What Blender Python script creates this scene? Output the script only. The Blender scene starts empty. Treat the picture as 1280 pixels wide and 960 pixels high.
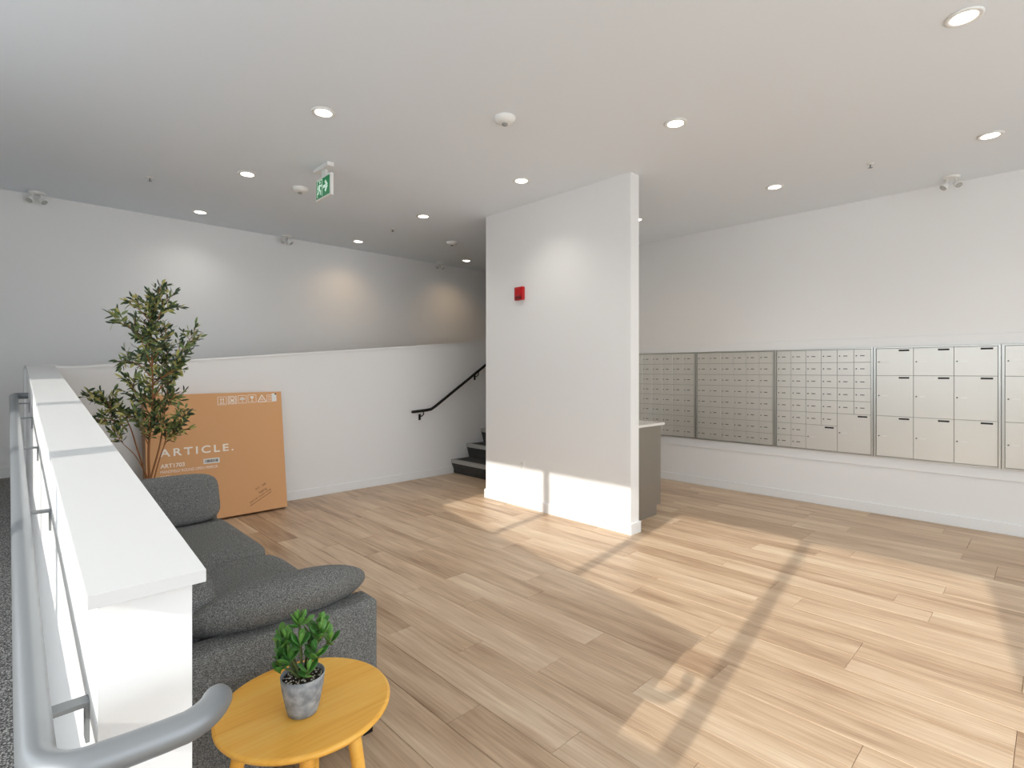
import bpy, bmesh, math, random
from mathutils import Vector, Matrix, Euler
random.seed(7)
C = bpy.context.scene.collection
R = math.radians

# ---------------------------------------------------------------- camera, world, sun, exposure
H = 3.20
cam = bpy.data.cameras.new('camera'); cam_o = bpy.data.objects.new('camera', cam); C.objects.link(cam_o)
cam.sensor_width = 36; cam.lens = 663/1280*36; cam.shift_y = -17/1280; cam.clip_start = .02
cam_o.location = (0, 0, 1.45)
cam_o.rotation_euler = (R(90), 0, math.atan(685/663)-R(90))
bpy.context.scene.camera = cam_o

w = bpy.data.worlds.new('sky'); bpy.context.scene.world = w; w.use_nodes = True
nt = w.node_tree; bg = nt.nodes['Background']
bg.inputs['Color'].default_value = (.88, .94, 1, 1); bg.inputs['Strength'].default_value = 2.55

sun = bpy.data.lights.new('sun', 'SUN'); sun.energy = 2.8; sun.angle = R(.53); sun.color = (1, .95, .87)
sun_o = bpy.data.objects.new('sun', sun); C.objects.link(sun_o)
sun_o.rotation_euler = Vector((1, .15, -.45)).to_track_quat('-Z', 'Y').to_euler()

vs = bpy.context.scene.view_settings
bpy.context.scene.display_settings.display_device = 'sRGB'
vs.view_transform = 'Standard'; vs.look = 'None'; vs.gamma = 1; vs.use_curve_mapping = False
vs.exposure = 0.32
DOWNLIGHT_W = 17

# ---------------------------------------------------------------- materials
def srgb(r, g, b):
    f = lambda c: (c/255/12.92) if c/255 <= .04045 else ((c/255+.055)/1.055)**2.4
    return (f(r), f(g), f(b), 1)
def mat(name, col, rough=.6, metal=0, emit=None, estr=0, bump=0, bscale=200, spec=None):
    m = bpy.data.materials.new(name); m.use_nodes = True
    n = m.node_tree.nodes; l = m.node_tree.links; p = n['Principled BSDF']
    p.inputs['Base Color'].default_value = col; p.inputs['Roughness'].default_value = rough
    p.inputs['Metallic'].default_value = metal
    if spec is not None: p.inputs['Specular IOR Level'].default_value = spec
    if emit: p.inputs['Emission Color'].default_value = emit; p.inputs['Emission Strength'].default_value = estr
    if bump:
        tc = n.new('ShaderNodeTexCoord'); no = n.new('ShaderNodeTexNoise'); no.inputs['Scale'].default_value = bscale
        no.inputs['Detail'].default_value = 3
        b = n.new('ShaderNodeBump'); b.inputs['Strength'].default_value = bump; b.inputs['Distance'].default_value = .002
        l.new(tc.outputs['Object'], no.inputs['Vector']); l.new(no.outputs['Fac'], b.inputs['Height']); l.new(b.outputs['Normal'], p.inputs['Normal'])
    return m
def ramp(n, stops):
    r = n.new('ShaderNodeValToRGB'); e = r.color_ramp.elements
    while len(e) < len(stops): e.new(.5)
    for k, (pos, c) in enumerate(stops): e[k].position = pos; e[k].color = c
    return r
def speckle(name, stops, scale, rough=.95, stretch=(1, 1, 1), bump=.4, detail=2, dist=.003):
    m = bpy.data.materials.new(name); m.use_nodes = True
    n = m.node_tree.nodes; l = m.node_tree.links; p = n['Principled BSDF']; p.inputs['Roughness'].default_value = rough
    tc = n.new('ShaderNodeTexCoord'); mp = n.new('ShaderNodeMapping'); mp.inputs['Scale'].default_value = stretch
    no = n.new('ShaderNodeTexNoise'); no.inputs['Scale'].default_value = scale; no.inputs['Detail'].default_value = detail
    r = ramp(n, stops); b = n.new('ShaderNodeBump'); b.inputs['Strength'].default_value = bump; b.inputs['Distance'].default_value = dist
    l.new(tc.outputs['Object'], mp.inputs['Vector']); l.new(mp.outputs['Vector'], no.inputs['Vector']); l.new(no.outputs['Fac'], r.inputs['Fac'])
    l.new(r.outputs['Color'], p.inputs['Base Color']); l.new(no.outputs['Fac'], b.inputs['Height']); l.new(b.outputs['Normal'], p.inputs['Normal'])
    return m
def wood(name, dark, mid, light, axis='Y', scale=1.0, rough=.45, per_object=.6):
    m = bpy.data.materials.new(name); m.use_nodes = True
    n = m.node_tree.nodes; l = m.node_tree.links; p = n['Principled BSDF']; p.inputs['Roughness'].default_value = rough
    tc = n.new('ShaderNodeTexCoord'); oi = n.new('ShaderNodeObjectInfo')
    off = n.new('ShaderNodeVectorMath'); off.operation = 'ADD'
    sc = n.new('ShaderNodeVectorMath'); sc.operation = 'SCALE'; sc.inputs[0].default_value = (37, 53, 11)
    l.new(oi.outputs['Random'], sc.inputs['Scale']); l.new(tc.outputs['Object'], off.inputs[0]); l.new(sc.outputs[0], off.inputs[1])
    def noise(s, st, d=4, di=0):
        mp = n.new('ShaderNodeMapping'); mp.inputs['Scale'].default_value = st; l.new(off.outputs[0], mp.inputs['Vector'])
        no = n.new('ShaderNodeTexNoise'); no.inputs['Scale'].default_value = s; no.inputs['Detail'].default_value = d; no.inputs['Distortion'].default_value = di
        l.new(mp.outputs['Vector'], no.inputs['Vector']); return no
    st1 = {'Y': (9, .9, 9), 'X': (.9, 9, 9)}[axis]; st2 = {'Y': (60, 2.5, 60), 'X': (2.5, 60, 60)}[axis]
    a = noise(scale, st1, 3, .6); g = noise(scale*1.4, st2, 5)
    def math_(op, x, y):
        q = n.new('ShaderNodeMath'); q.operation = op
        for i, v in enumerate((x, y)):
            if isinstance(v, (int, float)): q.inputs[i].default_value = v
            else: l.new(v, q.inputs[i])
        return q.outputs[0]
    ob = math_('MULTIPLY', math_('SUBTRACT', oi.outputs['Random'], .5), per_object)
    v = math_('ADD', math_('MULTIPLY', a.outputs['Fac'], .8), math_('MULTIPLY', g.outputs['Fac'], .5))
    v = math_('ADD', v, ob); v = math_('SUBTRACT', v, .14)
    r = ramp(n, [(.18, dark), (.5, mid), (.85, light)]); l.new(v, r.inputs['Fac']); l.new(r.outputs['Color'], p.inputs['Base Color'])
    b = n.new('ShaderNodeBump'); b.inputs['Strength'].default_value = .12; b.inputs['Distance'].default_value = .001
    l.new(g.outputs['Fac'], b.inputs['Height']); l.new(b.outputs['Normal'], p.inputs['Normal'])
    return m

M = {
 'wall': mat('wall_paint', (.87, .87, .86, 1), .75, bump=.08, bscale=300),
 'ceil': mat('ceiling_paint', (.88, .93, .98, 1), .85, bump=.06, bscale=260),
 'trim': mat('trim_paint', (.87, .875, .87, 1), .45),
 'cap': mat('cap_paint', (.64, .645, .64, 1), .45),
 'floor': wood('oak_vinyl', srgb(150, 119, 91), srgb(199, 171, 141), srgb(232, 212, 184), 'Y', 1.0, .42, .2),
 'carpet': speckle('ramp_carpet', [(.35, srgb(52, 52, 50)), (.5, srgb(112, 110, 108)), (.65, srgb(195, 193, 188))], 170, 1, bump=.8),
 'stair_carpet': speckle('stair_carpet', [(.35, srgb(22, 22, 22)), (.52, srgb(62, 61, 60)), (.7, srgb(120, 120, 116))], 150, 1, bump=.8),
 'nosing': mat('nosing_strip', srgb(165, 164, 160), .6, bump=.2, bscale=120),
 'sofa': speckle('sofa_weave', [(.3, srgb(66, 67, 66)), (.5, srgb(112, 113, 111)), (.72, srgb(160, 160, 156))], 170, 1, (1.6, .8, 2.2), .7, 3),
 'black': mat('black_metal', srgb(22, 21, 20), .4, .2),
 'steel': mat('grey_powder_coat', srgb(132, 136, 139), .38, .35),
 'bracket': mat('bracket_steel', srgb(140, 144, 146), .4, .4),
 'oak': wood('honey_oak', srgb(226, 156, 54), srgb(252, 188, 78), srgb(255, 210, 112), 'X', 1.3, .38, 0),
 'card': mat('cardboard', srgb(222, 170, 121), .85, bump=.15, bscale=60),
 'card_edge': mat('cardboard_edge', srgb(170, 140, 115), .9),
 'print': mat('white_ink', srgb(253, 244, 232), .8),
 'ink': mat('brown_ink', srgb(112, 74, 46), .8),
 'sticker': mat('sticker_paper', srgb(236, 236, 232), .6),
 'dark_ink': mat('dark_ink', srgb(70, 68, 68), .7),
 'alu': mat('anodised_aluminium', (.74, .73, .685, 1), .36, .55),
 'alu_frame': mat('aluminium_frame', (.60, .60, .57, 1), .3, .8),
 'gap': mat('dark_joint', srgb(128, 127, 120), .6, .3),
 'slot': mat('mail_slot', (.01, .01, .01, 1), .6),
 'lock': mat('lock_cylinder', srgb(95, 92, 85), .35, .8),
 'numplate': mat('number_strip_dark', srgb(88, 84, 72), .6),
 'numlight': mat('number_strip_light', srgb(232, 232, 228), .6),
 'taupe': mat('taupe_laminate', srgb(140, 133, 122), .35, .25, bump=.1, bscale=90),
 'quartz': mat('white_quartz', srgb(236, 234, 228), .2),
 'plastic': mat('white_plastic', srgb(240, 240, 237), .4),
 'grille': mat('grey_plastic', srgb(150, 150, 146), .5),
 'red': mat('red_plastic', srgb(190, 8, 16), .3),
 'darkred': mat('dark_red_plastic', srgb(110, 4, 8), .3),
 'green': mat('sign_green', srgb(10, 122, 72), .4, emit=srgb(10, 122, 72), estr=.25),
 'signwhite': mat('sign_white', srgb(215, 240, 225), .4, emit=srgb(215, 240, 225), estr=.25),
 'lens': mat('lit_diffuser', (1, 1, 1, 1), .5, emit=(1, .93, .84, 1), estr=7),
 'glass': mat('clear_lens', srgb(190, 190, 186), .15, .3),
 'chrome': mat('chrome', (.6, .6, .58, 1), .2, 1),
 'pot': speckle('cement_pot', [(.3, srgb(120, 126, 132)), (.55, srgb(158, 163, 168)), (.75, srgb(192, 194, 196))], 38, .8, bump=.25, detail=6),
 'soil': mat('dark_soil', srgb(48, 38, 30), .95, bump=1, bscale=300),
 'pebble': mat('white_pebble', srgb(222, 216, 204), .7),
 'jade': mat('jade_leaf', srgb(62, 118, 48), .35),
 'jade2': mat('jade_leaf_young', srgb(98, 150, 66), .35),
 'jadestem': mat('jade_stem', srgb(96, 110, 60), .6),
 'leafA': mat('olive_leaf_dark', srgb(56, 76, 50), .5),
 'leafB': mat('olive_leaf_green', srgb(112, 130, 72), .5),
 'leafC': mat('olive_leaf_yellow', srgb(184, 178, 104), .5),
 'bark': mat('brown_bark', srgb(150, 100, 62), .8, bump=.5, bscale=120),
 'blackpot': mat('black_nursery_pot', srgb(30, 30, 30), .6),
 'bounce': mat('bounce_ground', (.72, .72, .72, 1), .9),  # pale tone for the unseen ground, set to bounce light indoors
}

# ---------------------------------------------------------------- mesh builder
class MB:
    def __init__(s): s.v = []; s.f = []; s.sm = []; s.mi = []
    def add(s, vs, fs, smooth=False, mi=0):
        k = len(s.v); s.v += [tuple(v) for v in vs]
        for f in fs: s.f.append([i+k for i in f]); s.sm.append(smooth); s.mi.append(mi)
        return s
    def box(s, x0, x1, y0, y1, z0, z1):
        vs = [(x, y, z) for z in (z0, z1) for (x, y) in ((x0, y0), (x1, y0), (x1, y1), (x0, y1))]
        return s.add(vs, [(3, 2, 1, 0), (4, 5, 6, 7), (0, 1, 5, 4), (1, 2, 6, 5), (2, 3, 7, 6), (3, 0, 4, 7)])
    def hexa(s, b, t):   # two quads of 4 points (bottom ccw, top ccw)
        return s.add(list(b)+list(t), [(3, 2, 1, 0), (4, 5, 6, 7), (0, 1, 5, 4), (1, 2, 6, 5), (2, 3, 7, 6), (3, 0, 4, 7)])
    def prism(s, poly, a0, a1, axis):   # poly in the two other axes
        def P(p, a):
            return {'X': (a, p[0], p[1]), 'Y': (p[0], a, p[1]), 'Z': (p[0], p[1], a)}[axis]
        n = len(poly); vs = [P(p, a0) for p in poly]+[P(p, a1) for p in poly]
        fs = [tuple(range(n)), tuple(range(2*n-1, n-1, -1))]+[(i, i+n, (i+1) % n+n, (i+1) % n) for i in range(n)]
        return s.add(vs, fs)
    def tube(s, pts, r, seg=16, cap=True, round_end=(False, False)):
        pts = [Vector(p) for p in pts]; rs = r if isinstance(r, (list, tuple)) else [r]*len(pts)
        rs = list(rs)
        if round_end[1]:
            d = (pts[-1]-pts[-2]).normalized(); p0 = pts[-1].copy(); r0 = rs[-1]
            for k in range(1, 6):
                t = k/5*math.pi/2*.98; pts.append(p0+d*r0*math.sin(t)); rs.append(r0*math.cos(t))
        if round_end[0]:
            d = (pts[0]-pts[1]).normalized(); p0 = pts[0].copy(); r0 = rs[0]
            for k in range(1, 6):
                t = k/5*math.pi/2*.98; pts.insert(0, p0+d*r0*math.sin(t)); rs.insert(0, r0*math.cos(t))
        n = len(pts); vs = []; up = None
        for i in range(n):
            d = (pts[min(i+1, n-1)]-pts[max(i-1, 0)]).normalized()
            if up is None:
                up = Vector((0, 0, 1)) if abs(d.z) < .9 else Vector((1, 0, 0))
            a = d.cross(up).normalized(); up = a.cross(d).normalized()
            for k in range(seg):
                t = 2*math.pi*k/seg; vs.append(pts[i]+(a*math.cos(t)+up*math.sin(t))*rs[i])
        fs = [(i*seg+k, (i+1)*seg+k, (i+1)*seg+(k+1) % seg, i*seg+(k+1) % seg) for i in range(n-1) for k in range(seg)]
        s.add(vs, fs, True)
        if cap: s.add(vs[:seg], [tuple(range(seg))]); s.add(vs[-seg:], [tuple(range(seg-1, -1, -1))])
        return s
    def lathe(s, prof, cx=0, cy=0, seg=40, smooth=True):   # prof: (r, z) from bottom outside up
        vs = [(cx+r*math.cos(2*math.pi*k/seg), cy+r*math.sin(2*math.pi*k/seg), z) for r, z in prof for k in range(seg)]
        fs = [(i*seg+k, i*seg+(k+1) % seg, (i+1)*seg+(k+1) % seg, (i+1)*seg+k) for i in range(len(prof)-1) for k in range(seg)]
        s.add(vs, fs, smooth)
        s.add(vs[:seg], [tuple(range(seg-1, -1, -1))]); s.add(vs[-seg:], [tuple(range(seg))])
        return s
    def super(s, c, half, n=3.0, rot=None, div=10, taper=0):   # soft cushion: superellipsoid from a cube grid
        c = Vector(c); vs = []; fs = []; idx = {}
        def P(p):
            k = tuple(round(q, 5) for q in p)
            if k in idx: return idx[k]
            q = [math.copysign(abs(math.tan(a*math.pi/4)), a) for a in p]
            d = sum(abs(a)**n for a in q)**(1/n); q = [a/d for a in q]
            v = Vector([q[i]*half[i] for i in range(3)])
            if taper: v[1] *= 1-taper*abs(q[0])**3; v[2] *= 1-taper*abs(q[0])**3
            if rot is not None: v = rot @ v
            idx[k] = len(vs); vs.append(c+v); return idx[k]
        g = [-1+2*i/div for i in range(div+1)]
        for ax in range(3):
            for sg in (-1, 1):
                for i in range(div):
                    for j in range(div):
                        q = []
                        for (u, v) in ((g[i], g[j]), (g[i+1], g[j]), (g[i+1], g[j+1]), (g[i], g[j+1])):
                            p = [0, 0, 0]; p[ax] = sg; p[(ax+1) % 3] = u; p[(ax+2) % 3] = v; q.append(P(p))
                        fs.append(q if sg > 0 else q[::-1])
        return s.add(vs, fs, True)
    def mesh(s, name, mats, off=(0, 0, 0), bevel=0, seg=2):
        me = bpy.data.meshes.new(name); ox, oy, oz = off
        me.from_pydata([(x-ox, y-oy, z-oz) for x, y, z in s.v], [], s.f); me.update()
        for p, sm, mi in zip(me.polygons, s.sm, s.mi): p.use_smooth = sm; p.material_index = mi
        for m in (mats if isinstance(mats, (list, tuple)) else [mats]): me.materials.append(M[m] if isinstance(m, str) else m)
        bm = bmesh.new(); bm.from_mesh(me)
        bmesh.ops.remove_doubles(bm, verts=bm.verts, dist=1e-6) if bevel else None
        if bevel:
            bmesh.ops.recalc_face_normals(bm, faces=bm.faces)
            r = bmesh.ops.bevel(bm, geom=[e for e in bm.edges if len(e.link_faces) == 2 and e.calc_face_angle(0) > .5], offset=bevel, segments=seg, affect='EDGES', profile=.5)
            if seg > 2:
                for f in bm.faces: f.smooth = True
        else: bmesh.ops.recalc_face_normals(bm, faces=bm.faces)
        bm.to_mesh(me); bm.free()
        return me
    def build(s, name, mats, parent=None, bevel=0, seg=2, world=True):
        off = (0, 0, 0)
        if parent is not None and world:
            off = parent_loc(parent)
        me = s.mesh(name, mats, off, bevel, seg)
        o = bpy.data.objects.new(name, me); C.objects.link(o); o.parent = parent
        return o
def parent_loc(o):
    v = Vector((0, 0, 0))
    while o is not None: v += o.location; o = o.parent
    return v
def tag(o, label, cat, group=None):
    o['label'] = label; o['category'] = cat
    if group: o['group'] = group
    return o
def thing(name, loc, label, cat, group=None, rz=0):
    o = bpy.data.objects.new(name, None); C.objects.link(o); o.empty_display_size = .1
    o.location = loc; o.rotation_euler = (0, 0, rz)
    return tag(o, label, cat, group)
def struct(o): o['kind'] = 'structure'; return o
def copy_tree(o, parent=None):
    c = o.copy(); C.objects.link(c); c.parent = parent
    for ch in o.children: copy_tree(ch, c)
    return c
def bx(*a): return MB().box(*a)

# ---------------------------------------------------------------- the room shell
XW = -1.35           # window wall, inner face
YS = 5.97            # low wall beside the stairs
YF = 7.10            # far wall
def cap_top(Y): return 1.04+.087*Y if Y < 5.15 else 1.488
def L_(Y, x0): return x0+.0118*(Y-.97)
def cap2(X): return 1.488 if X < .5 else 1.488+.0835*(X-.5)

floor = struct(bx(XW, 9.5, -3, YF, -.12, -.012).build('floor', 'floor'))
struct(bx(XW-.15, 9.6, -3.15, YF+.15, H, H+.15).build('ceiling', 'ceil'))
struct(bx(6.4, 6.55, -3, 4.46, -.012, H).build('wall_right', 'wall'))
struct(bx(XW, 9.6, YF, YF+.15, -.012, H).build('wall_far', 'wall'))
# window wall with its opening Y -0.6..3.9, z 1.41..2.87
wl = MB().box(XW-.12, XW, -3, -.6, -.012, H).box(XW-.12, XW, 3.9, YF, -.012, H).box(XW-.12, XW, -.6, 3.9, -.012, 1.41).box(XW-.12, XW, -.6, 3.9, 2.87, H)
struct(wl.build('wall_left', 'wall'))
wf = struct(MB().box(XW-.10, XW-.02, -.6, 3.9, 1.41, 1.415).build('window_1', 'trim'))
for y in (.54, 1.75, 2.82):
    bx(XW-.10, XW-.02, y-.04, y+.04, 1.41, 2.87).build('mullion', 'trim', wf)
# unseen back wall; its opening is added and sized to let fill light in
struct(MB().box(XW, -1.0, -3.12, -3, -.012, H).box(4.7, 6.4, -3.12, -3, -.012, H).box(-1.0, 4.7, -3.12, -3, 3.1, H).box(-1.0, 4.7, -3.12, -3, -.012, .1).build('wall_back', 'wall'))
wb = struct(bx(-1.0, 4.7, -3.09, -3.03, .1, .105).build('window_fill', 'trim'))
for x in (.4, 1.8, 3.2): bx(x-.03, x+.03, -3.10, -3.02, .1, 3.1).build('mullion', 'trim', wb)
# column wall
struct(bx(4.0, 4.13, 2.63, 4.56, 0, H).build('wall_column', 'wall'))
struct(bx(4.13, 9.5, 4.46, 4.58, 0, H).build('wall_stair_side', 'wall'))
struct(bx(9.5, 9.6, 4.46, YF, -.012, H).build('wall_corridor_end', 'wall'))
# low wall in the foreground (follows the ramp), top rising away from the camera
ys = [1.0, 5.15, YS]
for nm, m, x0, x1, top, thick, y0 in (('wall_ramp_side', 'wall', .106, .230, -.02, None, 1.0), ('trim_1', 'cap', .092, .244, 0, .02, .972)):
    b = MB(); st = [y0, 5.15, YS+ (0 if thick is None else .0)]
    for a, c in zip(st[:-1], st[1:]):
        za, zc = cap_top(a)+top, cap_top(c)+top
        if c == YS: zc = 1.488+top
        ba, bc = (0, 0) if thick is None else (za-thick, zc-thick)
        b.hexa([(L_(a, x0), a, ba), (L_(a, x1), a, ba), (L_(c, x1), c, bc), (L_(c, x0), c, bc)],
               [(L_(a, x0), a, za), (L_(a, x1), a, za), (L_(c, x1), c, zc), (L_(c, x0), c, zc)])
    struct(b.build(nm, m))
# low wall between ramp and stairs
b = MB().prism([(.15, 0), (8, 0), (8, cap2(8)-.02), (.5, 1.468), (.15, 1.468)], YS, YS+.12, 'Y'); struct(b.build('wall_stair', 'wall'))
b = MB().prism([(.15, 1.468), (.15, 1.488), (.5, 1.488), (8, cap2(8)), (8, cap2(8)-.02), (.5, 1.468)], YS-.012, YS+.132, 'Y'); struct(b.build('trim_2', 'trim'))
# carpeted ramp and landing
rp = MB().prism([(.45, 0), (5.15, .41), (YF, .41), (YF, -.01), (.45, -.01)], XW, .106, 'X')
rp.prism([(.106, -.01), (.106, .41), (.5, .41), (7.2, .975), (9.5, .975), (9.5, -.01)], YS+.12, YF, 'Y')
struct(rp.build('floor_ramp', 'carpet'))
# baseboards
def board(nm, *a): return struct(bx(*a).build(nm, 'trim', bevel=.003, seg=1))
board('baseboard_right', 6.385, 6.4, -3, 4.455, 0, .10)
board('baseboard_stair_wall', .3, 4.62, YS-.015, YS, 0, .10)
board('baseboard_column', 3.985, 4.145, 2.615, 4.575, 0, .10)
struct(MB().prism([(XW, .41), (XW, .51), (.5, .51), (7.2, 1.075), (9.5, 1.075), (9.5, .975), (7.2, .975), (.5, .41)], YF-.015, YF, 'Y').build('baseboard_far', 'trim'))
# bands above and below the mailboxes
struct(bx(6.385, 6.4, -3, 4.455, 1.682, 1.782).build('trim_3', 'trim', bevel=.002, seg=1))
struct(bx(6.385, 6.4, -3, 4.455, .475, .578).build('trim_4', 'trim', bevel=.002, seg=1))
struct(bx(-60, 60, -60, 60, -.3, -.15).build('ground_outside', 'bounce'))  # unseen ground added to bounce daylight up to the ceiling

# floor planks, each its own object, parented to the floor
PW, PL = .181, 1.22; cache = {}
def plank_mesh(wd, ln):
    k = (round(wd, 3), round(ln, 3))
    if k not in cache:
        g = .0007; b = MB(); x1 = wd-g; y1 = ln-g; t = .0015
        b.add([(g, g, -.012), (x1, g, -.012), (x1, y1, -.012), (g, y1, -.012), (g, g, -t), (x1, g, -t), (x1, y1, -t), (g, y1, -t),
               (g+t, g+t, 0), (x1-t, g+t, 0), (x1-t, y1-t, 0), (g+t, y1-t, 0)],
              [(0, 1, 5, 4), (1, 2, 6, 5), (2, 3, 7, 6), (3, 0, 4, 7), (4, 5, 9, 8), (5, 6, 10, 9), (6, 7, 11, 10), (7, 4, 8, 11), (8, 9, 10, 11)])
        cache[k] = b.mesh('plank', 'floor')
    return cache[k]
x = .235; i = 0
while x < 6.38:
    wd = min(PW, 6.4-x); y = -1.1-random.choice((0, .2, .41, .61, .81, 1.02)); first = True
    while y < YS-.02:
        a = max(y, -1.1); e = min(y+PL, YS)
        if e-a > .05:
            o = bpy.data.objects.new('plank', plank_mesh(wd, e-a)); C.objects.link(o); o.parent = floor; o.location = (x, a, 0)
        y += PL
    x += PW; i += 1

# ---------------------------------------------------------------- staircase
st = thing('staircase', (4.62, 4.6, 0), 'dark grey carpeted stairs with pale nosings between column and low wall', 'stairs')
for k in range(5):
    z1 = .195*(k+1); x0 = 4.615+.275*k; xe = x0+.275 if k < 4 else 9.5
    s_ = MB().prism([(x0+.02, 0 if k == 0 else z1-.195), (x0-.03, z1-.03), (x0-.03, z1), (min(xe+.02, 9.49), z1), (min(xe+.02, 9.49), 0 if k == 0 else z1-.195)], 4.585, YS-.005, 'Y').build('step', 'stair_carpet', st)
    n_ = MB().prism([(x0-.036, z1-.045), (x0-.036, z1+.004), (x0+.02, z1+.004), (x0+.02, z1+.0), (x0-.028, z1-.0), (x0-.028, z1-.045)], 4.586, YS-.006, 'Y').build('nosing', 'nosing', s_)
# black wall rail by the stairs
hr = thing('stair_handrail', (3.92, 5.9, .9), 'slim black metal handrail fixed on the white low wall rising with the stairs', 'handrail')
p = [(3.90, 5.90, .905), (4.12, 5.90, .918), (4.19, 5.90, .926), (4.26, 5.90, .962), (5.17, 5.90, 1.53), (5.9, 5.90, 1.99)]
MB().tube(p, .019, 14, True, (True, True)).build('rail', 'black', hr)
for xx, zz in ((4.07, .90), (5.03, 1.425), (5.75, 1.87)):
    br = MB().tube([(xx, 5.90, zz), (xx, 5.90, zz-.035), (xx-.01, 5.925, zz-.06), (xx-.02, 5.955, zz-.065)], .007, 8).build('bracket', 'black', hr)
    MB().box(xx-.035, xx-.005, 5.958, 5.97, zz-.115, zz-.035).build('plate', 'black', br, bevel=.002)

# ---------------------------------------------------------------- ramp handrail (foreground left)
def railz(Y): return .925+.087*(Y-1.0)
rh = thing('ramp_handrail', (.035, 1.0, .9), 'thick grey metal handrail along the ramp, bent round the near end of the white wall', 'handrail')
pts = []
pts += [(.15, 5.03, railz(5.0)), (.12, 5.03, railz(5.0)), (.085, 5.015, railz(5.0)), (.073, 4.97, railz(4.97))]
for Y in (4.5, 4, 3.5, 3, 2.5, 2, 1.6, 1.3, 1.1): pts.append((.036+.0095*(Y-1.0), Y, railz(Y)))
z0 = .93
for a in range(0, 91, 10):
    t = R(a); pts.append((.036+.055*(1-math.cos(t)), .955-.062*math.sin(t), z0))
pts += [(.13, .888, z0), (.165, .884, z0+.001)]
cx, cy, rr = .195, .938, .056
for a in range(0, 61, 12):
    t = R(-90+a); pts.append((cx+rr*math.cos(t), cy+rr*math.sin(t), z0+.002+.00012*a))
MB().tube(pts, .0215, 28, True, (False, True)).build('rail', 'steel', rh)
for Y in (1.12, 2.25, 3.30, 4.2, 4.85):
    z = railz(Y)-.02; xr = .036+.0095*(Y-1); xw = L_(Y, .106)
    b_ = MB().box(xr-.012, xw-.004, Y-.014, Y+.014, z-.016, z-.008).build('bracket', 'bracket', rh, bevel=.001)
    MB().box(xw-.006, xw, Y-.014, Y+.014, z-.075, z-.008).build('plate', 'bracket', b_, bevel=.001)

# ---------------------------------------------------------------- counter behind the column
ct = thing('counter_cabinet', (4.15, 2.82, 0), 'taupe laminate base cabinet with white top behind the column wall', 'cabinet')
MB().prism([(4.15, 0), (4.75, 0), (4.75, .10), (4.83, .10), (4.83, .895), (4.15, .895)], 2.82, 4.45, 'Y').build('body', 'taupe', ct)
for k in range(3):
    y0 = 2.84+.53*k; d = bx(4.832, 4.85, y0, y0+.52, .11, .885).build('door', 'taupe', ct, bevel=.002)
    MB().tube([(4.87, y0+.06, .6), (4.87, y0+.06, .78)], .005, 8).build('handle', 'chrome', d)
wt = bx(4.135, 4.876, 2.80, 4.45, .897, .922).build('countertop', 'quartz', None, bevel=.002); tag(wt, 'thin white stone worktop lying on the taupe cabinet behind the column', 'countertop')

# ---------------------------------------------------------------- mailboxes
UW = .953; Z0, Z1 = .580, 1.680
door_cache = {}
def door_mesh(wd, ht, slot):
    k = (wd, ht, slot)
    if k not in door_cache:
        g = .0016
        door_cache[k] = MB().box(-.008, 0, g, wd-g, g, ht-g).mesh('door', 'alu', bevel=.0012, seg=1)
    return door_cache[k]
lock_me = MB().lathe([(.0062, 0), (.0062, .003), (.003, .0045)], seg=10).mesh('lock', 'lock')
dark_me = bx(-.0015, 0, -.019, .019, -.004, .004).mesh('number_strip', 'numplate')
light_me = bx(-.0015, 0, -.024, .024, -.005, .005).mesh('number_strip', 'numlight')
slot_me = bx(-.0018, .001, -.042, .042, -.008, .008).mesh('slot', 'slot')
def unit(y0, label, layout):
    """y0: right-hand side (small Y). Columns counted from the viewer's left (large Y)."""
    t = thing('mailbox_unit', (6.4, y0+UW/2, Z0), label, 'mailboxes', 'wall mailbox units')
    f = MB(); yl, yr = y0+UW, y0
    f.box(6.355, 6.399, yr+.003, yr+.020, Z0, Z1).box(6.355, 6.399, yl-.020, yl-.003, Z0, Z1)
    f.box(6.355, 6.399, yr+.020, yl-.020, Z1-.010, Z1).box(6.355, 6.399, yr+.020, yl-.020, Z0, Z0+.010)
    f.build('frame', 'alu_frame', t)
    bx(6.374, 6.399, yr+.020, yl-.020, Z0+.010, Z1-.010).build('back_plate', 'gap', t)
    iw = UW-.044; ih = Z1-Z0-.024; px, pz = iw/6, ih/8
    for (c, r, cw, rh_, kind) in layout:     # column, row from top, widths in cells
        yb = yl-.022-(c+cw)*px; zb = Z1-.012-(r+rh_)*pz; wd, ht = cw*px, rh_*pz
        d = bpy.data.objects.new('door', door_mesh(round(wd, 4), round(ht, 4), kind)); C.objects.link(d); d.parent = t
        d.location = Vector((6.374, yb, zb))-t.location
        lk = bpy.data.objects.new('lock', lock_me); C.objects.link(lk); lk.parent = d
        lk.rotation_euler = (0, R(-90), 0); lk.location = (-.008, wd-.022, ht*.5)
        if kind == 'small':
            n_ = bpy.data.objects.new('number_strip', dark_me); n_.location = (-.008, wd-.075, ht*.5)
        else:
            n_ = bpy.data.objects.new('number_strip', light_me); n_.location = (-.008, wd-.072, ht*.5)
            s_ = bpy.data.objects.new('slot', slot_me); C.objects.link(s_); s_.parent = d; s_.location = (-.008, .075, ht-.022)
        C.objects.link(n_); n_.parent = d
    return t
full = [(c, r, 1, 1, 'small') for c in range(6) for r in range(8)]
mix = [(c, r, 1, 1, 'small') for c in range(2) for r in range(8)]+[(c, r, 1, 1, 'small') for c in (2, 3) for r in range(6)]+[(c, r, 1, 1, 'small') for c in (4, 5) for r in range(5)]+[(2, 6, 2, 2, 'big'), (4, 5, 2, 3, 'big')]
big = [(2*c, r, 2, h, 'big') for c in range(3) for r, h in ((0, 2), (2, 3), (5, 3))]
unit(3.218, 'silver mailbox unit of small doors, half hidden behind the white column', full)
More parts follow.
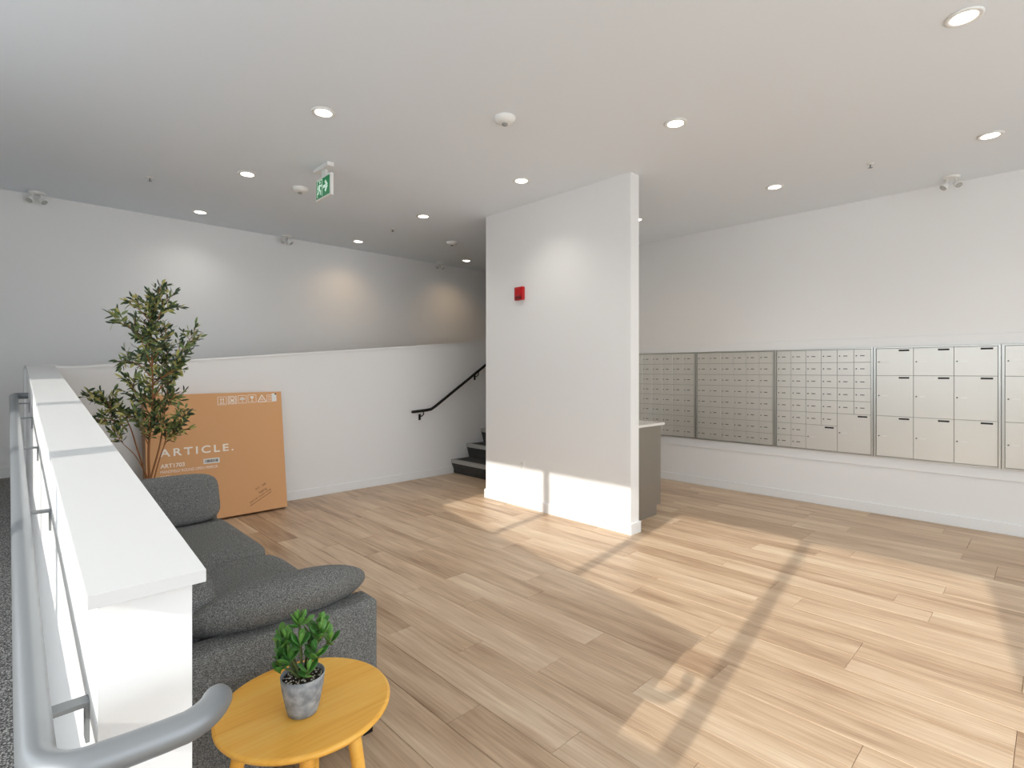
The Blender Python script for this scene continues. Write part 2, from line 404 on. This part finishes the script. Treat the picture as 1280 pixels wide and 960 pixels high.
unit(2.265, 'silver mailbox unit of forty-eight small equal doors, fully in view beside the column-side unit', full)
unit(1.312, 'silver mailbox unit with small doors and two larger slotted doors at its lower right', mix)
unit(.359, 'silver parcel locker unit with nine large slotted doors', big)
unit(-.594, 'silver parcel locker unit cut off by the right edge of the photo', big)

# ---------------------------------------------------------------- sofa
sf = thing('sofa', (.7, 3.05, 0), 'dark grey woven two seat sofa along the white low wall', 'sofa')
bx(.30, 1.08, 2.02, 4.08, .07, .30).build('base', 'sofa', sf, bevel=.015, seg=3)
bx(.29, 1.095, 1.90, 2.03, .06, .538).build('arm', 'sofa', sf, bevel=.022, seg=4)
bx(.29, 1.095, 4.07, 4.20, .06, .538).build('arm', 'sofa', sf, bevel=.022, seg=4)
bx(.275, .42, 1.92, 4.18, .06, .66).build('backrest', 'sofa', sf, bevel=.03, seg=4)
for y0 in (2.035, 3.052):
    MB().super((.745, y0+.508, .375), (.352, .509, .082), 9, div=16).build('seat_cushion', 'sofa', sf)
    MB().super((.50, y0+.508, .56), (.10, .48, .15), 4.5, Euler((0, R(-12), 0)).to_matrix(), 12).build('back_cushion', 'sofa', sf)
for x_, y_ in ((1.06, 1.94), (1.06, 4.15), (.33, 1.94), (.33, 4.15)):
    bx(x_-.02, x_+.02, y_-.02, y_+.02, 0, .07).build('leg', 'black', sf)
o = MB().super((0, 0, 0), (.345, .19, .091), 2.4, None, 20, .28).build('cushion', 'sofa', None)
o.location = (.785, 2.10, .562); o.rotation_euler = (R(-25), 0, 0)
tag(o, 'plump dark grey cushion leaning over the near arm of the sofa', 'cushion', 'sofa cushions')
o = MB().super((0, 0, 0), (.335, .085, .165), 5, None, 20, .04).build('cushion', 'sofa', None)
o.location = (.735, 3.975, .60); o.rotation_euler = (R(-20), 0, 0)
tag(o, 'dark grey cushion propped against the far arm of the sofa', 'cushion', 'sofa cushions')

# ---------------------------------------------------------------- side table
tcx, tcy = .668, 1.588
tb = thing('side_table', (tcx, tcy, 0), 'small round honey oak side table at the near end of the sofa', 'side table')
MB().lathe([(.232, .428), (.243, .432), (.2485, .439), (.249, .444), (.246, .4485), (.24, .45)], tcx, tcy, 96).build('tabletop', 'oak', tb)
for a in (-65, -112, 172, 60):
    t = R(a); c_, s_ = math.cos(t), math.sin(t)
    q = []
    for u, rr_ in ((0, .0125), (.3, .016), (.7, .019), (1, .020)):
        rad = .245-.075*u; q.append(((tcx+c_*rad, tcy+s_*rad, .43*u), rr_))
    MB().tube([a_[0] for a_ in q], [a_[1] for a_ in q], 14).build('leg', 'oak', tb)

# ---------------------------------------------------------------- jade plant in a cement pot
pcx, pcy, pz = .640, 1.542, .4505
jp = thing('potted_jade_plant', (pcx, pcy, pz), 'small green jade plant in a tapered grey cement pot on the side table', 'potted plant')
MB().lathe([(.036, 0+pz), (.041, .003+pz), (.046, .02+pz), (.0575, .078+pz), (.0615, .112+pz), (.0605, .1145+pz), (.0585, .113+pz), (.0565, .10+pz)], pcx, pcy, 48).build('pot', 'pot', jp)
so = MB().lathe([(.0565, .094+pz), (.0575, .101+pz), (.03, .103+pz), (.005, .104+pz)], pcx, pcy, 32).build('soil', 'soil', jp)
pb = MB(); rnd = random.Random(3)
for k in range(110):
    a = rnd.uniform(0, 6.283); r_ = .054*math.sqrt(rnd.random()); s_ = rnd.uniform(.0016, .0034)
    pb.super((pcx+r_*math.cos(a), pcy+r_*math.sin(a), pz+.104), (s_, s_*.8, s_*.6), 2, None, 2)
o = pb.build('pebbles', 'pebble', so); o['kind'] = 'stuff'
def jade_leaf(seed):
    b = MB(); n = 10; m_ = 10; vs = []; rn = random.Random(seed); L = 1.0
    for i in range(n+1):
        t = i/n; wdt = .30*math.sin(math.pi*min(1, t**1.25))**.62*(.35+.65*t**.5) if 0 < t < 1 else .015
        th = .075*math.sin(math.pi*t)**.6+.008
        bend = .16*t*t
        for k in range(m_):
            a = 2*math.pi*k/m_; vs.append((wdt*math.cos(a), t*L, th*math.sin(a)+bend+.06*abs(math.cos(a))*wdt*4))
    fs = [(i*m_+k, i*m_+(k+1) % m_, (i+1)*m_+(k+1) % m_, (i+1)*m_+k) for i in range(n) for k in range(m_)]
    b.add(vs, fs, True); b.add(vs[:m_], [tuple(range(m_))]); b.add(vs[-m_:], [tuple(range(m_-1, -1, -1))])
    return b
jl = [jade_leaf(1).mesh('leaf', 'jade'), jade_leaf(1).mesh('leaf', 'jade2')]
# view-plane offsets measured on the plant: u to the right, d away, z up (metres)
ur = Vector((.7186, -.6954, 0)); ud = Vector((.6954, .7186, 0)); base = Vector((pcx, pcy, pz))
tips = [(-.012, .01, .262, 9), (-.035, -.015, .222, 7), (.045, .00, .235, 8), (.062, .02, .205, 6), (-.055, 0, .185, 8), (-.02, -.03, .18, 8), (.022, .03, .19, 6), (.028, -.045, .150, 5), (-.04, -.035, .155, 5), (.005, .04, .215, 6), (.0, -.02, .215, 7), (.04, -.03, .19, 7), (-.06, .02, .21, 6), (.03, .03, .245, 7), (-.045, -.01, .16, 6)]
tips = [(u*1.2, d*1.1, z, n) for u, d, z, n in tips]
sb = MB(); rnd = random.Random(11)
for u, d, z, n in tips:
    tip = base+ur*u+ud*d+Vector((0, 0, z)); b0 = base+ur*u*.15+ud*d*.15+Vector((0, 0, .10))
    sb.tube([b0, b0.lerp(tip, .5)+Vector((0, 0, .006)), tip], [.0045, .0035, .0025], 8)
    for k in range(n):
        lv = bpy.data.objects.new('leaf', jl[1] if (k >= n-3 and z > .2) or rnd.random() < .25 else jl[0]); C.objects.link(lv); lv.parent = jp
        yaw = 2.4*k+rnd.uniform(-.4, .4); pit = R(15+60*k/n)+rnd.uniform(-.25, .25)
        s_ = rnd.uniform(.040, .054)*(1-.25*k/n)
        lv.rotation_euler = Euler((pit, rnd.uniform(-.3, .3), yaw)); lv.scale = (s_, s_, s_)
        lv.location = tip+Vector((0, 0, -.022+.026*k/n))-base
sb.build('stems', 'jadestem', jp)

# ---------------------------------------------------------------- tall olive tree behind the sofa
tx, ty = .84, 4.82
tr = thing('artificial_olive_tree', (tx, ty, 0), 'tall slender olive tree with narrow leaves between sofa and cardboard box', 'potted tree')
MB().lathe([(.085, 0), (.09, .005), (.115, .20), (.12, .205), (.12, .22), (.11, .22), (.105, .17)], tx, ty, 32).build('pot', 'blackpot', tr)
MB().lathe([(.10, .17), (.106, .19), (.02, .20)], tx, ty, 24).build('soil', 'soil', tr)
def W(px, py, d=0): return Vector((tx+(px-190)*.00485*(1+d*.2), ty+d, 1.45+(463-py)*.00607*(1+d*.22)))
rnd = random.Random(5)
limbs = [  # (points px,py,depth), radius, leaves start fraction, density
 ([(188, 660, 0), (187, 610, 0), (186, 560, 0), (192, 500, .02), (190, 440, 0), (191, 400, .03), (201, 358, 0)], .011, .35, 1.5),
 ([(188, 440, 0), (172, 418, -.05), (144, 403, -.06)], .005, .1, 1.35),
 ([(191, 405, .03), (178, 390, .05), (165, 382, .05)], .004, .2, 1.1),
 ([(198, 400, 0), (203, 385, -.03), (212, 370, -.04)], .004, .1, 1.1),
 ([(188, 470, 0), (174, 455, .06), (158, 452, .08)], .005, .2, 1.1),
 ([(192, 500, .02), (212, 470, 0), (228, 440, -.03), (249, 412, -.05)], .006, .12, 1.2),
 ([(188, 600, 0), (203, 555, .05), (211, 510, .09), (215, 465, .1), (205, 430, .1)], .007, .45, 1.3),
 ([(188, 655, 0), (184, 605, 0), (172, 560, .03), (160, 525, .05), (140, 508, .05), (119, 494, .05)], .007, .58, 1.4),
 ([(160, 535, .05), (142, 524, 0), (120, 523, -.02)], .004, .1, 1.2),
 ([(186, 600, 0), (168, 570, -.05), (150, 552, -.08), (140, 540, -.1)], .004, .62, .9),
 ([(188, 650, 0), (192, 605, 0), (204, 560, -.06), (216, 545, -.08), (232, 515, -.1)], .006, .62, 1.4),
 ([(204, 560, -.06), (206, 545, -.08), (200, 525, -.1)], .004, .1, 1.3),
 ([(187, 560, 0), (176, 540, -.06), (168, 520, -.08)], .004, .3, 1.0),
 ([(190, 520, .02), (174, 497, .05), (166, 478, .06)], .004, .2, 1.3),
 ([(192, 500, .02), (214, 505, .1), (228, 500, .12)], .004, .2, 1.2),
 ([(190, 480, 0), (208, 468, -.08), (222, 462, -.1)], .004, .2, 1.2),
 ([(190, 460, 0), (178, 438, -.09), (173, 425, -.1)], .004, .2, 1.0),
 ([(190, 455, 0), (206, 430, .05), (212, 410, .05)], .004, .2, 1.1),
]
tw = MB(); fol = MB()
def leaf(p, d):
    d = d.normalized(); Lr = rnd.uniform(.045, .072); wd = rnd.uniform(.0068, .0105)
    s_ = d.cross(Vector((rnd.uniform(-1, 1), rnd.uniform(-1, 1), rnd.uniform(-.4, 1)))).normalized(); u_ = s_.cross(d)
    a = [p, p+d*Lr*.35+s_*wd, p+d*Lr*.35-s_*wd, p+d*Lr*.7+s_*wd*.85-u_*.004, p+d*Lr*.7-s_*wd*.85-u_*.004, p+d*Lr-u_*.011]
    c1 = p+d*Lr*.35-u_*.0022; c2 = p+d*Lr*.7-u_*.0065
    mi = rnd.choices((0, 1, 2), (.45, .38, .17))[0]
    fol.add(a+[c1, c2], [(0, 1, 6), (0, 6, 2), (1, 3, 7, 6), (6, 7, 4, 2), (3, 5, 7), (7, 5, 4)], False, mi)
def catmull(P, n=6):
    out = []; Q = [P[0]*2-P[1]]+P+[P[-1]*2-P[-2]]
    for i in range(1, len(Q)-2):
        for k in range(n):
            t = k/n; a, b_, c, d = Q[i-1:i+3]
            out.append(.5*((2*b_)+(c-a)*t+(2*a-5*b_+4*c-d)*t*t+(3*b_-a-3*c+d)*t**3))
    out.append(P[-1]); return out
for P, r0, s0, dens in limbs:
    path = catmull([W(*q) for q in P]); n = len(path)
    tw.tube(path, [r0*(1-.75*i/n) for i in range(n)], 8)
    Ltot = sum((path[i+1]-path[i]).length for i in range(n-1))
    nt_ = max(4, int(Ltot*(1-s0)*44*dens))
    for k in range(nt_):
        t = s0+(1-s0)*(k+rnd.random())/nt_; i = min(n-2, int(t*(n-1))); p0 = path[i].lerp(path[i+1], t*(n-1)-i); d0 = (path[i+1]-path[i]).normalized()
        d = (d0*.7+Vector((rnd.gauss(0, 1), rnd.gauss(0, 1), rnd.gauss(.25, .8)))*.55).normalized()
        ln = rnd.uniform(.05, .13)*(1 if t < .9 else .55); q = p0+d*ln+Vector((0, 0, .01))
        tw.tube([p0, p0.lerp(q, .5)+Vector((0, 0, .004)), q], [.0022, .0016, .001], 5, False)
        m_ = int(ln/.0135)+1
        for j in range(m_):
            pp = p0.lerp(q, (j+.6)/m_); sd = Vector((rnd.gauss(0, 1), rnd.gauss(0, 1), rnd.gauss(.2, .8))).normalized()
            leaf(pp, d*.6+sd*.8)
        leaf(q, d)
tw.build('branches', 'bark', tr)
o = fol.build('foliage', ['leafA', 'leafB', 'leafC'], tr); o['kind'] = 'stuff'

# ---------------------------------------------------------------- cardboard box leaning on the low wall
BW, BH, BD = 1.225, 1.215, .15
cb = thing('cardboard_box', (.952, 5.632, .0225), 'large flat brown cardboard box with white print leaning on the low wall', 'box')
cb.rotation_euler = (R(-8.5), 0, 0)
def bl(mb, nm, m, bevel=0, par=cb): return mb.build(nm, m, par, bevel, 2, world=False)
bl(bx(0, BW, 0, BD, 0, BH), 'carton', 'card', .004)
bl(bx(-.0012, 0, .003, BD-.003, .003, BH-.003), 'side_flap', 'card_edge')
bl(bx(BW-.02, BW+.0015, .055, .095, .01, BH-.01), 'tape', 'sticker')
def text(s, x, z, width, height, m='print', nm='printed_text', rot=0, space=1.0, bold=0.0):
    cu = bpy.data.curves.new(nm, 'FONT'); cu.body = s; cu.size = 1; cu.space_character = space; cu.extrude = 0; cu.offset = bold
    t = bpy.data.objects.new(nm, cu); C.objects.link(t); bpy.context.view_layer.update()
    me = bpy.data.meshes.new_from_object(t.evaluated_get(bpy.context.evaluated_depsgraph_get()))
    bpy.data.objects.remove(t)
    xs = [v.co.x for v in me.vertices]; yy = [v.co.y for v in me.vertices]; x0, x1, y0, y1 = min(xs), max(xs), min(yy), max(yy)
    for v in me.vertices: v.co = Vector(((v.co.x-x0)/(x1-x0)*width, 0, (v.co.y-y0)/(y1-y0)*height))
    me.materials.clear(); me.materials.append(M[m])
    o = bpy.data.objects.new(nm, me); C.objects.link(o); o.parent = cb; o.location = (x, -.0012, z); o.rotation_euler = (0, R(rot), 0)
    return o
text('ARTICLE.', .105, .638, .625, .072, space=1.35, bold=.02)
text('ART1703', .108, .535, .195, .038, bold=.02)
text('MANDFIELD ROUND OPEN MIRROR', .108, .488, .475, .026)
text('PACK', .108, .445, .08, .024)
text('MADE IN VIETNAM', .108, .398, .30, .026, bold=.03)
lb = bl(bx(.46, .60, -.0014, 0, .535, .583), 'barcode_label', 'sticker')
bb = MB(); xx = .472; rn = random.Random(2)
while xx < .588: wd = rn.choice((.002, .004, .006)); bb.box(xx, xx+wd, -.0022, -.0014, .545, .573); xx += wd+rn.choice((.002, .004))
bl(bb, 'barcode', 'dark_ink', par=lb)
ic = MB(); t_ = .0028
def line(p, q, w_=.004):
    a = Vector((p[0], 0, p[1])); b_ = Vector((q[0], 0, q[1])); d = (b_-a).normalized(); n_ = Vector((-d.z, 0, d.x))*w_/2
    y = -.0014; ic.hexa([tuple(a-n_), tuple(b_-n_), tuple(b_+n_), tuple(a+n_)], [tuple(v+Vector((0, y, 0))) for v in (a-n_, b_-n_, b_+n_, a+n_)])
def frame(x, z, s):
    for p, q in (((x, z), (x+s, z)), ((x+s, z), (x+s, z+s)), ((x+s, z+s), (x, z+s)), ((x, z+s), (x, z))): line(p, q)
S = .078; zi = 1.098
for k in range(4): frame(.607+k*.094, zi+k*.004, S)
x = .607; line((x+.028, zi+.018), (x+.028, zi+.062), .006); line((x+.050, zi+.018), (x+.050, zi+.062), .006); line((x+.015, zi+.012), (x+.063, zi+.012), .005)
for c in (.028, .050): line((x+c-.008, zi+.050), (x+c, zi+.064)); line((x+c+.008, zi+.050), (x+c, zi+.064))
x += .094; z = zi+.004
for k in range(16):
    a, b_ = R(k*22.5), R(k*22.5+22.5); line((x+.039+.032*math.cos(a), z+.039+.032*math.sin(a)), (x+.039+.032*math.cos(b_), z+.039+.032*math.sin(b_)), .005)
line((x+.005, z+.005), (x+.073, z+.073)); line((x+.005, z+.073), (x+.073, z+.005)); line((x+.024, z+.045), (x+.039, z+.022), .012); line((x+.054, z+.045), (x+.039, z+.022), .012)
x += .094; z += .004
for k in range(6): a = R(k*30+15); line((x+.039, z+.036), (x+.039+.026*math.cos(a), z+.036+.024*math.sin(a)), .014)
line((x+.039, z+.036), (x+.039, z+.012)); line((x+.039, z+.012), (x+.047, z+.012))
x += .094; z += .004
line((x+.039, z+.064), (x+.039, z+.046), .034); line((x+.039, z+.05), (x+.039, z+.036), .018); line((x+.039, z+.04), (x+.039, z+.014)); line((x+.026, z+.012), (x+.052, z+.012), .005)
x += .094; z = zi+.014; line((x, z), (x+.084, z), .008); line((x, z), (x+.042, z+.072), .008); line((x+.084, z), (x+.042, z+.072), .008)
line((x+.030, z+.014), (x+.030, z+.034)); line((x+.042, z+.014), (x+.042, z+.045)); line((x+.054, z+.014), (x+.054, z+.034))
x = 1.075; frame(x, z, .07)
for k in range(3): line((x+.01, z+.018+.018*k), (x+.06, z+.018+.018*k))
bl(ic, 'printed_symbols', 'print')
sk = bl(bx(1.125, 1.172, -.002, 0, 1.112, 1.196), 'sticker', 'sticker'); bl(bx(1.155, 1.172, -.0028, -.002, 1.182, 1.196), 'sticker_mark', 'dark_ink', par=sk)
text('#12 - 308', .92, .215, .11, .020, 'ink', 'handwriting', -24)
text('Hold for', .955, .175, .085, .026, 'ink', 'handwriting', -24)
text('parcel room only', .865, .092, .235, .022, 'ink', 'handwriting', -27)
ic = MB(); line((.86, .07), (1.07, .18), .004); bl(ic, 'underline', 'ink')

# ---------------------------------------------------------------- column fittings
al = thing('fire_alarm', (4.0, 3.995, 2.265), 'red fire alarm on the white column wall', 'fire alarm')
bx(3.962, 4.0, 3.935, 4.062, 2.197, 2.337).build('housing', 'red', al, bevel=.008, seg=3)
bx(3.954, 3.964, 3.955, 4.042, 2.255, 2.325).build('strobe_lens', 'red', al, bevel=.004)
bx(3.957, 3.963, 3.955, 4.042, 2.207, 2.24).build('sound_grille', 'darkred', al, bevel=.001)
ol = thing('wall_outlet', (4.0, 3.975, .44), 'white double wall outlet low on the column wall', 'outlet')
bx(3.993, 4.0, 3.938, 4.012, .383, .497).build('cover_plate', 'plastic', ol, bevel=.002)
for z in (.415, .465):
    s_ = bx(3.990, 3.994, 3.958, 3.992, z-.014, z+.014).build('socket', 'plastic', ol, bevel=.001)
    MB().box(3.9895, 3.9902, 3.966, 3.969, z-.006, z+.008).box(3.9895, 3.9902, 3.981, 3.984, z-.006, z+.008).build('slots', 'grille', s_)

# ---------------------------------------------------------------- ceiling fittings
ring = MB().lathe([(.078, -.001), (.078, -.006), (.070, -.010), (.056, -.008), (.052, -.001)], seg=32).mesh('trim_ring', 'plastic')
lens = MB().lathe([(.0515, -.0075), (.0515, -.003)], seg=28).mesh('diffuser', 'lens')
ld = bpy.data.lights.new('lamp_glow', 'SPOT'); ld.energy = DOWNLIGHT_W; ld.color = (1, .95, .88); ld.spot_size = R(120); ld.spot_blend = 1; ld.shadow_soft_size = .05
lw = ld.copy(); lw.name = 'warm_lamp_glow'; lw.color = (1, .68, .38); lw.energy = DOWNLIGHT_W*.62; lw.spot_size = R(140)
lf = ld.copy(); lf.name = 'wall_lamp_glow'; lf.energy = DOWNLIGHT_W*.5; lf.spot_size = R(140)
DL = [(3.43, .33, 'large recessed downlight near the top right corner of the ceiling'),
      (3.44, 1.89, 'recessed downlight right of the column top, nearest in its row'),
      (5.30, .36, 'recessed downlight above the parcel lockers by the right edge'),
      (5.31, 1.89, 'recessed downlight above the middle of the mailbox wall'),
      (3.46, 3.45, 'recessed downlight just left of the column wall top'),
      (1.58, 3.47, 'largest recessed downlight left of the column, nearest above the exit sign'),
      (1.59, 5.03, 'recessed downlight left of the exit sign and smoke detector'),
      (1.60, 6.60, 'recessed downlight by the far wall above the olive tree'),
      (3.46, 5.02, 'recessed downlight midway between exit sign and column'),
      (3.50, 6.61, 'recessed downlight by the far wall midway along it'),
      (5.35, 6.57, 'recessed downlight deepest in the stair corridor by the far wall'),
      (5.31, 3.41, 'recessed downlight half hidden behind the right edge of the column')]
for x, y, lab in DL:
    t = thing('downlight', (x, y, H), 'round white '+lab if len(lab.split()) < 14 else lab, 'ceiling light', 'recessed ceiling downlights')
    for nm, me in (('trim_ring', ring), ('diffuser', lens)):
        o = bpy.data.objects.new(nm, me); C.objects.link(o); o.parent = t
    lo = bpy.data.objects.new('lamp_glow', lw if (x > 5 and y > 3) or (x > 3 and y > 6) else lf if y > 6 else ld); C.objects.link(lo); lo.parent = t; lo.location = (0, 0, -.03)
det = MB().lathe([(.074, 0), (.074, -.012), (.060, -.034), (.035, -.042), (.018, -.043)], seg=32).mesh('dome', 'plastic')
dg = MB().lathe([(.020, -.042), (.020, -.052), (.010, -.058)], seg=20).mesh('sensor', 'grille')
for x, y, lab in ((2.518, 2.673, 'round white ceiling detector nearest the camera at top centre'), (2.078, 5.071, 'round white smoke detector beside the exit sign'), (4.44, 5.763, 'small round smoke detector left of the column top over the stairs')):
    t = thing('smoke_detector', (x, y, H), lab, 'smoke detector', 'ceiling smoke detectors')
    for nm, me in (('dome', det), ('sensor', dg)):
        o = bpy.data.objects.new(nm, me); C.objects.link(o); o.parent = t
e1 = MB().lathe([(.03, 0), (.03, -.004), (.012, -.006)], seg=24).mesh('escutcheon', 'plastic')
e2 = MB().tube([(0, 0, -.004), (0, 0, -.035)], .006, 8).box(-.018, .018, -.004, .004, -.034, -.030).box(-.004, .004, -.018, .018, -.034, -.030).mesh('sprinkler_head', 'bracket')
for x, y, lab in ((.985, 5.747, 'small ceiling sprinkler above the olive tree'), (3.5, 5.735, 'small ceiling sprinkler between two downlights left of the column'), (5.311, 1.118, 'small ceiling sprinkler above the mailbox wall')):
    t = thing('ceiling_sprinkler', (x, y, H), lab, 'sprinkler', 'ceiling sprinklers')
    for nm, me in (('escutcheon', e1), ('sprinkler_head', e2)):
        o = bpy.data.objects.new(nm, me); C.objects.link(o); o.parent = t
# twin emergency lamp heads
def emergency(x, y, rz, lab):
    t = thing('emergency_light', (x, y, H), lab, 'emergency light', 'twin head emergency lights', rz)
    MB().lathe([(.065, 0), (.065, -.012), (.058, -.018), (.02, -.019)], seg=28).build('mounting_plate', 'plastic', t, world=False)
    for s in (-1, 1):
        a = MB().tube([(s*.03, 0, -.012), (s*.034, -.004, -.045), (s*.045, -.01, -.062)], .009, 10).build('swivel_arm', 'plastic', t, world=False)
        d = Vector((s*.5, -.45, -.75)).normalized(); p0 = Vector((s*.045, -.01, -.075))
        hd = MB().tube([p0-d*.028, p0-d*.022, p0+d*.012, p0+d*.022], [.012, .024, .032, .032], 20).build('lamp_head', 'plastic', t, world=False)
        MB().tube([p0+d*.0221, p0+d*.026], [.028, .026], 20).build('lens', 'glass', hd, world=False)
emergency(.27, 7.0, 0, 'twin head emergency light at the left end of the far wall')
emergency(2.69, 7.0, 0, 'twin head emergency light at the far wall, below the exit sign')
emergency(5.14, 7.0, 0, 'small twin head emergency light in the stair corridor beside the column')
emergency(6.19, .684, R(-90), 'twin head emergency light above the parcel lockers')
# exit sign
es = thing('exit_sign', (2.0, 4.39, H), 'green running man exit sign with arrow hanging from the ceiling', 'exit sign')
bx(1.97, 2.03, 4.25, 4.53, 3.165, 3.199).build('canopy', 'plastic', es, bevel=.004)
bx(1.9965, 2.022, 4.245, 4.535, 2.925, 3.112).build('housing', 'plastic', es, bevel=.003)
bx(2.002, 2.016, 4.35, 4.43, 3.11, 3.166).build('stem', 'plastic', es)
gp = bx(1.992, 1.996, 4.265, 4.515, 2.94, 3.095).build('sign_panel', 'green', es)
def flat(poly):   # poly in (u, z): u to the viewer's right, 0..1 over panel width; thin white relief
    q = [(4.515-u*.25, 2.94+z*.155) for u, z in poly]
    return q
fg = MB()
def quad(u0, v0, u1, v1, w_):
    du, dv = u1-u0, v1-v0; L = math.hypot(du, dv*.62); nu, nv = -dv*.62/L*w_, du/L*w_/.62
    fg.prism(flat([(u0-nu, v0-nv), (u1-nu, v1-nv), (u1+nu, v1+nv), (u0+nu, v0+nv)]), 1.9905, 1.9925, 'X')
fg.prism(flat([(.30+.045*math.cos(R(a)), .83+.07*math.sin(R(a))) for a in range(0, 360, 30)]), 1.9905, 1.9925, 'X')
for q in ((.29, .72, .24, .45, .045), (.29, .70, .40, .60, .022), (.40, .60, .44, .68, .02), (.26, .70, .17, .60, .022), (.17, .60, .15, .48, .02),
          (.25, .46, .35, .34, .032), (.35, .34, .33, .14, .028), (.24, .45, .19, .28, .03), (.19, .28, .08, .22, .026)): quad(*q)
fg.build('running_figure', 'signwhite', gp)
fg = MB(); quad(.10, .96, .10, .04, .012); quad(.47, .96, .47, .04, .012); quad(.10, .95, .47, .95, .012); fg.build('doorway_symbol', 'signwhite', gp)
fg = MB(); fg.prism(flat([(.54, .42), (.74, .42), (.74, .58), (.54, .58)]), 1.9905, 1.9925, 'X'); quad(.70, .78, .86, .50, .05); quad(.70, .22, .86, .50, .05); fg.build('arrow', 'signwhite', gp)
